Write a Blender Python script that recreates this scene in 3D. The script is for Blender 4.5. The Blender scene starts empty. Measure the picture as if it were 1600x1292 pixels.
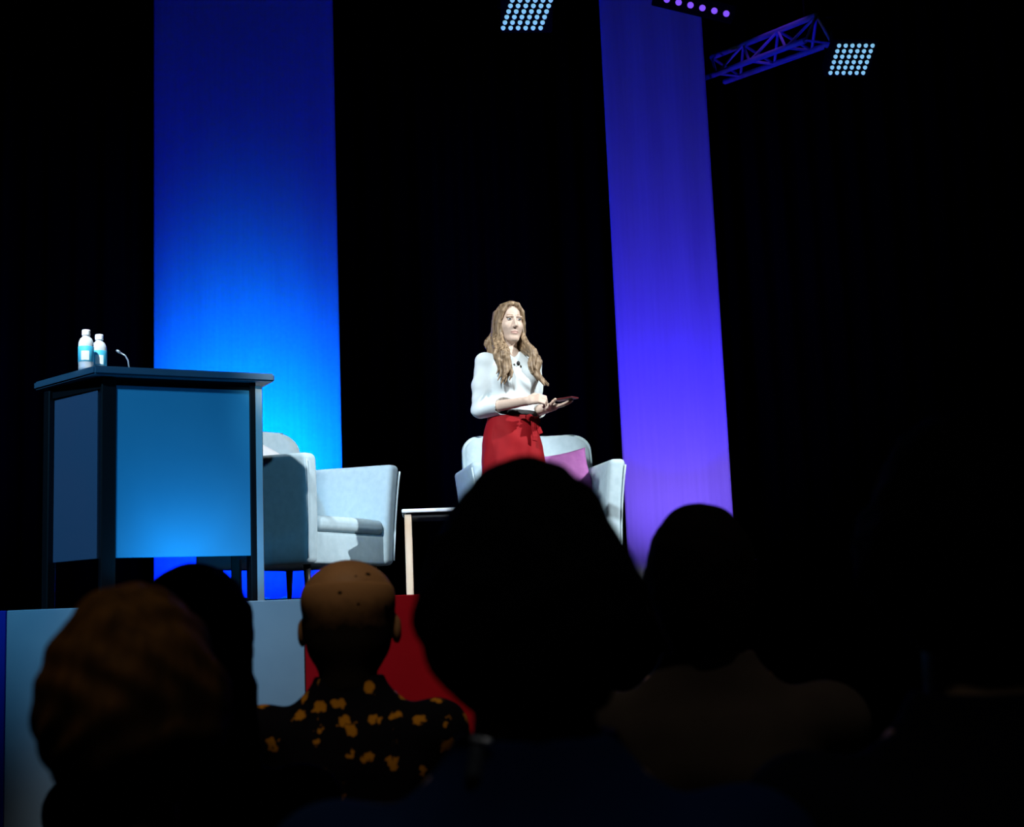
import bpy, bmesh, math, random
import numpy as np
from mathutils import Vector, Matrix
random.seed(7); np.random.seed(7)
PI = math.pi
scn = bpy.context.scene
C = scn.collection

# ------------------------------------------------------------------ camera
F = 2100.0; W, H = 1600.0, 1292.0
pitch = math.atan(F/14150.0); roll = math.radians(2.27)
CAM = Vector((0, 0, -0.10))
fwd = Vector((0, math.cos(pitch), math.sin(pitch)))
u0 = Vector((0, -math.sin(pitch), math.cos(pitch))); r0 = Vector((1, 0, 0))
cr = r0*math.cos(roll) - u0*math.sin(roll)
cu = r0*math.sin(roll) + u0*math.cos(roll)
cam = bpy.data.objects.new('camera', bpy.data.cameras.new('camera'))
C.objects.link(cam)
m = Matrix((cr, cu, -fwd)).transposed().to_4x4(); m.translation = CAM
cam.matrix_world = m
cam.data.sensor_fit = 'HORIZONTAL'; cam.data.sensor_width = 36.0
cam.data.lens = F*36.0/W
cam.data.clip_start = 0.05
cam.data.dof.use_dof = True; cam.data.dof.focus_distance = 7.9; cam.data.dof.aperture_fstop = 4.5
scn.camera = cam

def P(px, py, Y):
    """world point on the ray of a picture point at depth Y (metres in front of the camera)"""
    d = fwd*F + cr*(px-W/2) - cu*(py-H/2)
    return CAM + d*(Y/d.y)
def PZ(px, Y, z):
    """x position at depth Y and height z on the picture column px"""
    a = P(px, 0, Y); b = P(px, 1200, Y)
    t = (z-a.z)/(b.z-a.z)
    return a.x+(b.x-a.x)*t

# ------------------------------------------------------------------ world, view, stage lights
w = bpy.data.worlds.new('world'); scn.world = w; w.use_nodes = True
bg = w.node_tree.nodes['Background']; bg.inputs[0].default_value = (0.15, 0.3, 1, 1); bg.inputs[1].default_value = 0.0006
scn.view_settings.view_transform = 'Standard'; scn.view_settings.look = 'None'
scn.view_settings.exposure = 0.0; scn.view_settings.gamma = 1.0
scn.view_settings.use_curve_mapping = False

def spot(name, loc, target, power, color, angle, blend=0.5, radius=0.08):
    l = bpy.data.lights.new(name, 'SPOT'); l.energy = power; l.color = color
    l.spot_size = math.radians(angle); l.spot_blend = blend; l.shadow_soft_size = radius
    o = bpy.data.objects.new(name, l); C.objects.link(o); o.location = loc
    o.rotation_euler = (Vector(target)-Vector(loc)).to_track_quat('-Z', 'Y').to_euler()
    return o
# front-of-house key lights on the speaker and the chairs, with a wash and an added fill
spot('key_light', (6.2, 5.0, 5.0), (-0.40, 8.30, 0.72), 3300, (0.93, 0.98, 1.0), 16.5, 0.15, 0.06)
spot('front_light', (-2.4, 0.8, 5.8), (-0.28, 8.0, 1.0), 3700, (0.90, 0.97, 1.0), 14.6, 0.25, 0.10)
spot('blue_wash_light', (-4.5, 2.0, 5.0), (-1.6, 7.4, 0.3), 1150, (0.14, 0.50, 0.90), 26, 0.7, 0.15)
spot('side_fill_light', (0.3, -0.8, 4.6), (-1.22, 8.0, 0.50), 560, (0.24, 0.66, 1.0), 5.6, 0.3, 0.10)  # unseen fill, added to lift the armchair's dark outer side
# added: tight spot brightening the bottles, and a wash for front-light spill on the fascia
spot('bottle_fill_light', (-3.0, 3.2, 6.5), (-2.02, 6.68, 1.28), 4800, (0.9, 0.98, 1.0), 3.2, 0.3, 0.05)
spot('fascia_fill_light', (-0.9, 3.2, 6.6), (-0.95, 6.35, -1.05), 760, (0.85, 0.92, 1.0), 21, 0.6, 0.15)
# dim house lights over the audience
spot('house_light', (-0.3, 1.1, 4.6), (-0.42, 3.05, -0.15), 250, (1.0, 0.80, 0.55), 14, 0.6, 0.15)
spot('house_light', (0.9, 0.6, 4.6), (0.36, 2.4, -0.35), 120, (1.0, 0.85, 0.70), 14, 0.7, 0.15)
spot('house_light', (-1.0, 0.6, 4.6), (-0.5, 1.55, -0.1), 105, (1.0, 0.76, 0.36), 12, 0.8, 0.15)
spot('house_light', (0.1, -0.9, 4.4), (0.0, 1.34, -0.35), 70, (0.8, 0.9, 1.0), 14, 0.7, 0.15)  # cool fill added so the navy shirt shows

# ------------------------------------------------------------------ materials
MATS = {}
def mat(name, col, rough=0.6, metal=0.0, emit=None, estr=0.0, spec=0.5, noise=None, bump=0.0, nscale=40, trans=0.0, sheen=0.0, stretch=(1,1,1), coord='Object'):
    if name in MATS: return MATS[name]
    M = bpy.data.materials.new(name); M.use_nodes = True; nt = M.node_tree
    b = nt.nodes['Principled BSDF']
    b.inputs['Base Color'].default_value = (*col, 1); b.inputs['Roughness'].default_value = rough
    b.inputs['Metallic'].default_value = metal; b.inputs['Specular IOR Level'].default_value = spec
    b.inputs['Transmission Weight'].default_value = trans
    b.inputs['Sheen Weight'].default_value = sheen
    if emit: b.inputs['Emission Color'].default_value = (*emit, 1); b.inputs['Emission Strength'].default_value = estr
    if noise or bump:
        tc = nt.nodes.new('ShaderNodeTexCoord'); mp = nt.nodes.new('ShaderNodeMapping')
        mp.inputs['Scale'].default_value = stretch
        n = nt.nodes.new('ShaderNodeTexNoise'); n.inputs['Scale'].default_value = nscale; n.inputs['Detail'].default_value = 4
        nt.links.new(tc.outputs[coord], mp.inputs[0]); nt.links.new(mp.outputs[0], n.inputs['Vector'])
        if noise:
            r = nt.nodes.new('ShaderNodeValToRGB'); r.color_ramp.elements[0].position = 0.32; r.color_ramp.elements[1].position = 0.68
            r.color_ramp.elements[0].color = (*col, 1); r.color_ramp.elements[1].color = (*noise, 1)
            nt.links.new(n.outputs['Fac'], r.inputs[0]); nt.links.new(r.outputs[0], b.inputs['Base Color'])
        if bump:
            bp = nt.nodes.new('ShaderNodeBump'); bp.inputs['Strength'].default_value = bump; bp.inputs['Distance'].default_value = 0.01
            nt.links.new(n.outputs['Fac'], bp.inputs['Height']); nt.links.new(bp.outputs[0], b.inputs['Normal'])
    MATS[name] = M
    return M
M_drape = mat('black_drape', (0.0022, 0.0022, 0.003), 0.95, spec=0.0, noise=(0.003, 0.003, 0.0045), nscale=3, stretch=(6, 6, .3))
M_black = mat('black_paint', (0.003, 0.003, 0.004), 0.9, spec=0.05)
M_stagefloor = mat('stage_floor_paint', (0.010, 0.010, 0.012), 0.7, spec=0.2, noise=(0.016, 0.016, 0.018), nscale=8)
M_carpet = mat('carpet', (0.006, 0.006, 0.010), 0.95, spec=0.0, noise=(0.012, 0.010, 0.012), nscale=60, bump=0.3)
M_cloth = mat('banner_cloth', (0.80, 0.80, 0.80), 0.9, spec=0.05, noise=(0.86, 0.86, 0.86), nscale=4, stretch=(8, 8, 0.3), bump=0.05)
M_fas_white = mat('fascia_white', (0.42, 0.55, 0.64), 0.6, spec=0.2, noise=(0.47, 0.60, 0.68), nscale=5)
M_fas_red = mat('fascia_red', (0.62, 0.004, 0.010), 0.6, spec=0.1, noise=(0.68, 0.006, 0.012), nscale=5)
M_fas_blue = mat('fascia_blue', (0.01, 0.03, 0.5), 0.6, spec=0.2, noise=(0.012, 0.035, 0.55), nscale=5)
M_metal_dark = mat('dark_metal', (0.012, 0.012, 0.014), 0.45, 0.3, bump=0.02)
M_alu = mat('aluminium', (0.55, 0.57, 0.6), 0.38, 0.85, noise=(0.62, 0.63, 0.66), nscale=20, stretch=(1, 1, 0.1))
M_truss = mat('truss_tube', (0.6, 0.6, 0.63), 0.45, 0.4, noise=(0.66, 0.66, 0.68), nscale=14)

# ------------------------------------------------------------------ object helpers
def link(name, me, material, parent=None):
    o = bpy.data.objects.new(name, me); C.objects.link(o)
    if material is not None and len(me.materials) == 0: me.materials.append(material)
    if parent is not None: o.parent = parent
    return o
def obj(name, bm, material, parent=None, smooth=False, loc=None):
    me = bpy.data.meshes.new(name); bm.to_mesh(me); bm.free()
    if smooth:
        me.polygons.foreach_set('use_smooth', [True]*len(me.polygons))
    o = link(name, me, material, parent)
    if loc is not None: o.location = loc
    return o
def tag(o, label, cat, group=None):
    o['label'] = label; o['category'] = cat
    if group: o['group'] = group
    return o
def thing(name, label, cat, loc=(0, 0, 0), rz=0.0, group=None):
    o = bpy.data.objects.new(name, None); C.objects.link(o)
    o.location = loc; o.rotation_euler = (0, 0, rz); o.empty_display_size = 0.1
    return tag(o, label, cat, group)
def structure(name, o=None):
    o['kind'] = 'structure'; return o
def bm_box(lo, hi, bevel=0.0, seg=2, fn=None, sub=0, bm=None):
    b2 = bmesh.new(); bmesh.ops.create_cube(b2, size=1.0)
    lo, hi = Vector(lo), Vector(hi)
    for v in b2.verts:
        v.co = Vector((lo[i]+(v.co[i]+0.5)*(hi[i]-lo[i]) for i in range(3)))
    if sub: bmesh.ops.subdivide_edges(b2, edges=b2.edges[:], cuts=sub, use_grid_fill=True)
    if bevel > 0:
        es = [e for e in b2.edges if len(e.link_faces) == 2 and e.calc_face_angle(0) > 0.5]
        bmesh.ops.bevel(b2, geom=es, offset=bevel, segments=seg, affect='EDGES', profile=0.5)
    if fn:
        for v in b2.verts: v.co = Vector(fn(v.co))
    if bm is None: return b2
    me = bpy.data.meshes.new('t'); b2.to_mesh(me); b2.free(); bm.from_mesh(me); bpy.data.meshes.remove(me)
    return bm
def bm_rbox(lo, hi, r, m=4, fn=None, rs=3):
    """box with truly rounded edges and a grid fine enough to bend"""
    lo, hi = Vector(lo), Vector(hi); c_ = (lo+hi)/2; hf = (hi-lo)/2
    N = 2*rs+m; b2 = bmesh.new(); bmesh.ops.create_cube(b2, size=1.0)
    bmesh.ops.subdivide_edges(b2, edges=b2.edges[:], cuts=N-1, use_grid_fill=True)
    lists = []
    for a in range(3):
        rr = min(r, hf[a]*0.98); i_ = hf[a]-rr
        L_ = [-hf[a]+rr*k/rs for k in range(rs)]+[-i_+2*i_*k/m for k in range(m+1)]+[i_+rr*(k+1)/rs for k in range(rs)]
        lists.append((L_, i_, rr))
    for v in b2.verts:
        p = Vector(lists[a][0][int(round((v.co[a]+0.5)*N))] for a in range(3))
        q = Vector(max(-lists[a][1], min(lists[a][1], p[a])) for a in range(3))
        d = p-q
        if d.length > 1e-9: p = q+d.normalized()*r if d.length > 1e-6 else p
        p = Vector(max(-hf[a], min(hf[a], p[a])) for a in range(3))+c_
        v.co = Vector(fn(p)) if fn else p
    return b2
def bm_tube(pts, rad, n=10, bm=None, cap=True):
    bm = bm or bmesh.new()
    pts = [Vector(p) for p in pts]
    rs = rad if isinstance(rad, (list, tuple)) else [rad]*len(pts)
    rings = []; prev = None
    for i, p in enumerate(pts):
        t = (pts[min(i+1, len(pts)-1)]-pts[max(i-1, 0)]).normalized()
        if prev is None:
            a = Vector((0, 0, 1)) if abs(t.z) < 0.9 else Vector((1, 0, 0))
            x = t.cross(a).normalized()
        else:
            x = (prev - t*prev.dot(t)).normalized()
        prev = x; y = t.cross(x)
        rings.append([bm.verts.new(p+(x*math.cos(2*PI*k/n)+y*math.sin(2*PI*k/n))*rs[i]) for k in range(n)])
    for a, b in zip(rings, rings[1:]):
        for k in range(n): bm.faces.new((a[k], a[(k+1) % n], b[(k+1) % n], b[k]))
    if cap:
        bm.faces.new(rings[0][::-1]); bm.faces.new(rings[-1])
    bmesh.ops.recalc_face_normals(bm, faces=bm.faces[:])
    return bm
def bm_lathe(prof, n=24):
    bm = bmesh.new(); rings = []
    for r, z in prof:
        rings.append([bm.verts.new((r*math.cos(2*PI*k/n), r*math.sin(2*PI*k/n), z)) for k in range(n)])
    for a, b in zip(rings, rings[1:]):
        for k in range(n): bm.faces.new((a[k], a[(k+1) % n], b[(k+1) % n], b[k]))
    bm.faces.new(rings[0][::-1]); bm.faces.new(rings[-1])
    bmesh.ops.recalc_face_normals(bm, faces=bm.faces[:])
    return bm
def bm_prism(poly, z0, z1, bevel=0.0):
    bm = bmesh.new()
    a = [bm.verts.new((x, y, z0)) for x, y in poly]; b = [bm.verts.new((x, y, z1)) for x, y in poly]
    n = len(poly)
    for i in range(n): bm.faces.new((a[i], a[(i+1) % n], b[(i+1) % n], b[i]))
    bm.faces.new(a[::-1]); bm.faces.new(b)
    bmesh.ops.recalc_face_normals(bm, faces=bm.faces[:])
    if bevel: bmesh.ops.bevel(bm, geom=bm.edges[:], offset=bevel, segments=2, affect='EDGES')
    return bm

# ------------------------------------------------------------------ implicit surfaces (for bodies, hair, clothes)
class Field:
    def __init__(s, lo, hi, h):
        s.lo = np.array(lo, float); s.h = h
        s.n = np.ceil((np.array(hi)-s.lo)/h).astype(int)+1
        s.v = np.full(s.n, 1.0, np.float32)
    def sub(s, lo, hi):
        i0 = np.clip(np.floor((np.array(lo)-s.lo)/s.h).astype(int), 0, s.n-1)
        i1 = np.clip(np.ceil((np.array(hi)-s.lo)/s.h).astype(int)+1, 1, s.n)
        sl = tuple(slice(a, b) for a, b in zip(i0, i1))
        ax = [(s.lo[k]+s.h*np.arange(i0[k], i1[k])).astype(np.float32) for k in range(3)]
        return sl, ax[0][:, None, None], ax[1][None, :, None], ax[2][None, None, :]
    def comb(s, sl, d, k, op):
        a = s.v[sl]
        if a.size == 0: return
        if op == 'sub':
            a = -a; 
        t = np.clip(0.5+0.5*(a-d)/k, 0, 1)
        r = a*(1-t)+d*t-k*t*(1-t)
        s.v[sl] = -r if op == 'sub' else r
    def cap(s, a, b, ra, rb=None, k=0.01, op='add'):
        rb = ra if rb is None else rb
        a = np.array(a, float); b = np.array(b, float); mr = max(ra, rb)+k+2*s.h
        sl, X, Y, Z = s.sub(np.minimum(a, b)-mr, np.maximum(a, b)+mr)
        ba = b-a; L = max(float(ba@ba), 1e-9)
        t = np.clip(((X-a[0])*ba[0]+(Y-a[1])*ba[1]+(Z-a[2])*ba[2])/L, 0, 1)
        d = np.sqrt((X-a[0]-t*ba[0])**2+(Y-a[1]-t*ba[1])**2+(Z-a[2]-t*ba[2])**2)-(ra+(rb-ra)*t)
        s.comb(sl, d, k, op); return s
    def chain(s, pts, rs, k=0.01, op='add'):
        for i in range(len(pts)-1): s.cap(pts[i], pts[i+1], rs[i], rs[i+1], k, op)
        return s
    def ell(s, c, r, k=0.01, op='add', rot=None):
        c = np.array(c, float); r = np.array(r, float); mr = r.max()+k+2*s.h
        sl, X, Y, Z = s.sub(c-mr, c+mr)
        x, y, z = X-c[0], Y-c[1], Z-c[2]
        if rot is not None:
            R = np.array(rot.transposed() if hasattr(rot, 'transposed') else rot)
            x, y, z = R[0][0]*x+R[0][1]*y+R[0][2]*z, R[1][0]*x+R[1][1]*y+R[1][2]*z, R[2][0]*x+R[2][1]*y+R[2][2]*z
        k0 = np.sqrt((x/r[0])**2+(y/r[1])**2+(z/r[2])**2)
        k1 = np.sqrt((x/r[0]**2)**2+(y/r[1]**2)**2+(z/r[2]**2)**2)
        s.comb(sl, k0*(k0-1)/np.maximum(k1, 1e-6), k, op); return s
    def loft(s, rows, k=0.01, op='add', wob=None, p=2.0):
        """rows: (z, half width, half depth, centre x, centre y)"""
        R = np.array(sorted(rows), float); z0, z1 = R[0, 0], R[-1, 0]
        m_ = R[:, 1:3].max()+k+2*s.h
        sl, X, Y, Z = s.sub((R[:, 3].min()-m_, R[:, 4].min()-m_, z0-k-2*s.h), (R[:, 3].max()+m_, R[:, 4].max()+m_, z1+k+2*s.h))
        zz = Z.ravel()
        g = []
        zf = np.linspace(z0, z1, 200)
        for j in range(1, 5):
            f = np.interp(zf, R[:, 0], R[:, j]); n_ = 7
            f = np.convolve(np.pad(f, n_, mode='edge'), np.ones(2*n_+1)/(2*n_+1), 'valid')
            g.append(np.interp(zz, zf, f).astype(np.float32)[None, None, :])
        a, b, cx, cy = g
        q = (np.abs((X-cx)/a)**p+np.abs((Y-cy)/b)**p)**(1/p)
        d = (q-1)*np.minimum(a, b)
        if wob is not None: d = d+wob(X-cx, Y-cy, Z)
        d = np.maximum(d, np.maximum(z0-Z, Z-z1))
        s.comb(sl, d, k, op); return s
    def disp(s, fn):
        sl, X, Y, Z = s.sub(s.lo, s.lo+s.h*s.n)
        s.v = (s.v+fn(X, Y, Z)).astype(np.float32)
    def mesh(s, name):
        v = s.v; v[0] = v[-1] = 1; v[:, 0] = v[:, -1] = 1; v[:, :, 0] = v[:, :, -1] = 1
        ins = v < 0
        nx, ny, nz = v.shape
        cnt = np.zeros((nx-1, ny-1, nz-1), np.int8)
        for dx in (0, 1):
            for dy in (0, 1):
                for dz in (0, 1):
                    cnt += ins[dx:nx-1+dx, dy:ny-1+dy, dz:nz-1+dz]
        act = (cnt > 0) & (cnt < 8)
        idx = np.argwhere(act)
        vid = np.full(act.shape, -1, np.int64); vid[act] = np.arange(len(idx))
        cor = [(dx, dy, dz) for dx in (0, 1) for dy in (0, 1) for dz in (0, 1)]
        val = np.stack([v[idx[:, 0]+c[0], idx[:, 1]+c[1], idx[:, 2]+c[2]] for c in cor], 1)
        acc = np.zeros((len(idx), 3)); num = np.zeros(len(idx))
        for i, a in enumerate(cor):
            for j, b in enumerate(cor):
                if j <= i or sum(abs(a[q]-b[q]) for q in range(3)) != 1: continue
                va, vb = val[:, i], val[:, j]; cr_ = (va < 0) != (vb < 0)
                t = np.where(cr_, va/np.where(cr_, va-vb, 1), 0)
                pa, pb = np.array(a, float), np.array(b, float)
                acc += np.where(cr_[:, None], pa+(pb-pa)*t[:, None], 0); num += cr_
        co = s.lo+s.h*(idx+acc/num[:, None])
        faces = []
        for ax in range(3):
            sA = [slice(None)]*3; sB = [slice(None)]*3
            sA[ax] = slice(0, -1); sB[ax] = slice(1, None)
            A_, B_ = ins[tuple(sA)], ins[tuple(sB)]
            e = np.argwhere(A_ != B_)
            u_, w_ = (ax+1) % 3, (ax+2) % 3
            e = e[(e[:, u_] > 0) & (e[:, w_] > 0) & (e[:, u_] < v.shape[u_]-1) & (e[:, w_] < v.shape[w_]-1)]
            ia = A_[tuple(e.T)]
            du = np.zeros(3, int); du[u_] = 1; dw = np.zeros(3, int); dw[w_] = 1
            q = np.stack([vid[tuple((e-du-dw).T)], vid[tuple((e-dw).T)], vid[tuple(e.T)], vid[tuple((e-du).T)]], 1)
            q[~ia] = q[~ia][:, ::-1]
            faces.append(q)
        fa = np.concatenate(faces)
        me = bpy.data.meshes.new(name)
        me.vertices.add(len(co)); me.vertices.foreach_set('co', co.astype(np.float32).ravel())
        me.loops.add(fa.size); me.loops.foreach_set('vertex_index', fa.astype(np.int32).ravel())
        me.polygons.add(len(fa)); me.polygons.foreach_set('loop_start', (np.arange(len(fa))*4).astype(np.int32))
        me.polygons.foreach_set('use_smooth', np.ones(len(fa), bool))
        me.update(calc_edges=True); me.validate()
        return me

# ================================================================== THE SETTING
AF = -1.30            # audience floor
SE = 6.35             # stage front edge
structure('floor', obj('floor', bm_box((-7, -1.5, AF-0.1), (7, SE, AF)), M_carpet)).__setitem__('label', 'dark carpeted audience floor in front of the stage')
structure('', obj('ceiling', bm_box((-7, -1.5, 7.5), (7, 14.6, 7.6)), M_black))
structure('', obj('wall_left', bm_box((-7.1, -1.5, AF), (-7, 14.6, 7.5)), M_drape))
structure('', obj('wall_right', bm_box((7, -1.5, AF), (7.1, 14.6, 7.5)), M_drape))
structure('', obj('wall_front', bm_box((-7, -1.6, AF), (7, -1.5, 7.5)), M_drape))
def pleated(x0, x1, y, z0, z1, amp, wl, th, nz=2, step=0.02, hang=0.0):
    bm = bmesh.new(); n = int((x1-x0)/step); cols = []
    for i in range(n+1):
        x = x0+(x1-x0)*i/n; col = []
        for j in range(nz+1):
            t = j/nz; z = z0+(z1-z0)*t
            ph = 0.6*math.sin(x*2.3)+0.35*math.sin(x*5.1+1)
            yy = y+amp*(math.sin(2*PI*x/wl+ph)+0.5*math.sin(2*PI*x/(wl*2.3)+2+hang*t))
            col.append((bm.verts.new((x, yy, z)), bm.verts.new((x, yy+th, z))))
        cols.append(col)
    for a, b in zip(cols, cols[1:]):
        for j in range(nz):
            bm.faces.new((a[j][0], b[j][0], b[j+1][0], a[j+1][0])); bm.faces.new((a[j][1], a[j+1][1], b[j+1][1], b[j][1]))
        bm.faces.new((a[0][0], a[0][1], b[0][1], b[0][0])); bm.faces.new((a[nz][0], b[nz][0], b[nz][1], a[nz][1]))
    for c_ in (cols[0], cols[-1]):
        for j in range(nz): bm.faces.new((c_[j][0], c_[j+1][0], c_[j+1][1], c_[j][1]))
    bmesh.ops.recalc_face_normals(bm, faces=bm.faces[:])
    return bm
wb = structure('', obj('wall_back', pleated(-7, 7, 14.0, 0.0, 7.5, 0.05, 0.28, 0.02, step=0.03), M_drape, smooth=True))
stage = structure('', obj('stage', bm_box((-6.9, SE, AF), (6.9, 14.4, 0.0)), M_stagefloor))
stage['label'] = 'raised stage platform with printed front panels'
xs_blue = PZ(12, SE, -0.1); xs_red = PZ(476, SE, -0.05); xs_end = PZ(880, SE, -0.05)
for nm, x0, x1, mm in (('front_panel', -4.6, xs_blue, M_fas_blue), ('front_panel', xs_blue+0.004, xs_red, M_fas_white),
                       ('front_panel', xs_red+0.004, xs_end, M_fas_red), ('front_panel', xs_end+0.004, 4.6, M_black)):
    obj(nm, bm_box((x0, SE-0.025, AF+0.02), (x1, SE-0.002, 0.004), 0.003, 1), mm, stage)

# ------------------------------------------------------------------ lit fabric columns
CY = 12.0
def column(pl, pr, label, light):
    x0, x1 = PZ(pl, CY, 2.0), PZ(pr, CY, 2.0)
    t = thing('fabric_banner', label, 'banner', ((x0+x1)/2, CY, 0.02), 0, 'tall lit fabric banners behind the stage')
    hw = (x1-x0)/2
    c_ = obj('cloth', pleated(-hw, hw, 0, 0.0, 6.15, 0.006, 0.34, 0.006, nz=24, step=0.02, hang=1.5), M_cloth, t, smooth=True)
    obj('top_pipe', bm_tube([(-hw-0.06, 0.03, 6.17), (hw+0.06, 0.03, 6.17)], 0.025), M_metal_dark, t)
    for s in (-1, 1):
        obj('upright', bm_tube([(s*(hw-0.03), 0.09, 0.0), (s*(hw-0.03), 0.09, 6.17)], 0.022), M_metal_dark, t)
        obj('base_plate', bm_box((s*(hw-0.03)-0.15, -0.06+0.1, -0.02), (s*(hw-0.03)+0.15, 0.24+0.1, 0.0), 0.004, 1), M_metal_dark, t)
    return x0, x1
lx0, lx1 = column(240, 532, 'wide bright blue lit fabric banner behind the lectern', 0)
rx0, rx1 = column(966, 1131, 'narrow violet lit fabric banner right of the speaker', 1)

def uplight(label, cx, y, width, nl, mlens, h=0.2):
    t = thing('floor_uplight', label, 'stage light', (cx, y, 0), 0, 'floor lights in front of the banners')
    obj('housing', bm_box((-width/2, -0.07, 0.02), (width/2, 0.07, h), 0.012, 2), M_black, t)
    for s in (-1, 1):
        obj('foot', bm_box((s*width*0.36-0.03, -0.1, 0), (s*width*0.36+0.03, 0.1, 0.02), 0.005, 1), M_black, t)
    for i in range(nl):
        x = -width/2+width*(i+0.5)/nl
        o = obj('lens', bm_lathe([(0.034, 0), (0.034, 0.006), (0.025, 0.014), (0.008, 0.018)], 14), mlens, t)
        o.location = (x, 0.0, h-0.002)
M_lens_b = mat('lens_blue', (0.05, 0.1, 0.6), 0.3, emit=(0.0, 0.12, 1), estr=0.6)
M_lens_v = mat('lens_violet', (0.2, 0.1, 0.6), 0.3, emit=(0.3, 0.12, 1), estr=0.15)
lc = (lx0+lx1)/2; rc = (rx0+rx1)/2
uplight('long black floor light in front of the wide blue banner', lc, CY-1.2, 1.5, 10, M_lens_b, 0.085)
uplight('black floor light in front of the violet banner', rc, CY-1.45, 0.86, 7, M_lens_v, 0.235)
for dx in (-0.42, 0.42):
    spot('uplight_cyan', (lc+dx, CY-1.2, 0.14), (lc+dx*0.6, CY, 1.35), 470, (0.0, 0.20, 1.0), 62, 1.0, 0.05)
    spot('uplight_blue', (lc+dx, CY-1.2, 0.14), (lc+dx*0.6, CY, 1.7), 290, (0.0, 0.012, 1.0), 132, 0.8, 0.05)
spot('uplight_violet', (rc, CY-1.45, 0.29), (rc, CY, 1.45), 130, (0.19, 0.10, 1.0), 92, 0.9, 0.05)
spot('uplight_deepblue', (rc, CY-1.45, 0.29), (rc, CY, 3.6), 330, (0.0, 0.0, 1.0), 80, 0.9, 0.05)

# ------------------------------------------------------------------ overhead lights and truss
M_led = mat('led_cool_white', (0.4, 0.6, 0.7), 0.3, emit=(0.25, 0.58, 0.85), estr=0.85)
M_violetled = mat('led_violet', (0.2, 0.1, 0.5), 0.3, emit=(0.24, 0.09, 0.95), estr=1.0)
def matrix_light(label, c, ex, ey):
    """c: centre, ex / ey: full edge vectors of the lens face"""
    t = thing('matrix_light', label, 'stage light', c, 0, 'overhead matrix lights')
    nrm = ex.cross(ey).normalized()
    if nrm.z > 0: nrm = -nrm
    ux, uy = ex.normalized(), ey.normalized(); hx, hy = ex.length/2*1.16, ey.length/2*1.16
    R = Matrix((ux, (nrm.cross(ux)), nrm)).transposed()
    hy2 = hy
    b = bm_box((-hx, -hy2, -0.14), (hx, hy2, 0), 0.015, 2, fn=lambda v: R @ Vector((v.x, v.y, v.z)))
    obj('housing', b, M_black, t)
    lens = None; r = ex.length/6*0.30
    for i in range(6):
        for j in range(6):
            p = ex*((i-2.5)/6)+ey*((j-2.5)/6)+nrm*0.001
            if lens is None:
                lb = bm_lathe([(r, 0), (r, 0.01), (r*0.7, 0.02), (r*0.25, 0.025)], 12)
                for v in lb.verts: v.co = R @ v.co
                lens = obj('lens', lb, M_led, t, True)
                o = lens
            else:
                o = bpy.data.objects.new('lens', lens.data); C.objects.link(o); o.parent = t
            o.location = p
    top = -nrm*0.14
    for s in (-1, 1):
        a = ux*(s*hx*1.04)-nrm*0.07
        obj('yoke_arm', bm_tube([a, a+Vector((0, 0, 0.32)), Vector((0, 0, 0.40))], 0.014, 8), M_black, t)
    obj('hanging_pipe', bm_tube([(0, 0, 0.38), (0, 0, 7.5-c.z)], 0.02, 8), M_black, t)
def face_pts(p1, p2, p3, p4, Y):
    # top-left, top-right, bottom-left in picture; tilted face: the bottom edge is further back
    a, b, c_ = P(*p1, Y-0.17), P(*p2, Y-0.17), P(*p3, Y+0.17)
    ex = b-a; ey = a-c_
    return (b+c_)/2, ex, ey
c_, ex, ey = face_pts((796, -5), (868, -5), (779, 47), (848, 47), 10.6)
matrix_light('six by six white matrix light hanging at the top above the speaker', c_, ex, ey)
c_, ex, ey = face_pts((1307, 66), (1370, 66), (1291, 117), (1354, 117), 11.0)
matrix_light('six by six white matrix light hanging right of the truss', c_, ex, ey)

# violet batten
bY = 10.4
p0, p1 = P(1042, -1, bY), P(1135, 21, bY-0.05)
dv = (p1-p0).normalized()
t = thing('led_batten', 'black batten light with a row of violet lenses above the violet banner', 'stage light', (p0+p1)/2)
side = dv.cross(Vector((0, -0.65, -0.76)).normalized()).normalized(); dn = side.cross(dv).normalized()
if dn.z > 0: dn = -dn
R = Matrix((dv, dn.cross(dv), dn)).transposed()
L = (p1-p0).length/2
obj('housing', bm_box((-L-0.12, -0.085, -0.13), (L+0.06, 0.085, 0), 0.012, 2, fn=lambda v: R @ v), M_black, t)
for i in range(6):
    lb = bm_lathe([(0.026, 0), (0.026, 0.006), (0.018, 0.014), (0.006, 0.017)], 14)
    for v in lb.verts: v.co = R @ v.co
    o = obj('lens', lb, M_violetled, t, True); o.location = dv*(-L+2*L*i/5)+dn*0.001
for s in (-1, 1):
    a = dv*(s*L*0.8)-dn*0.12
    obj('hanging_pipe', bm_tube([a, Vector((a.x, a.y, 7.5-((p0+p1)/2).z))], 0.016, 8), M_black, t)

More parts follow.
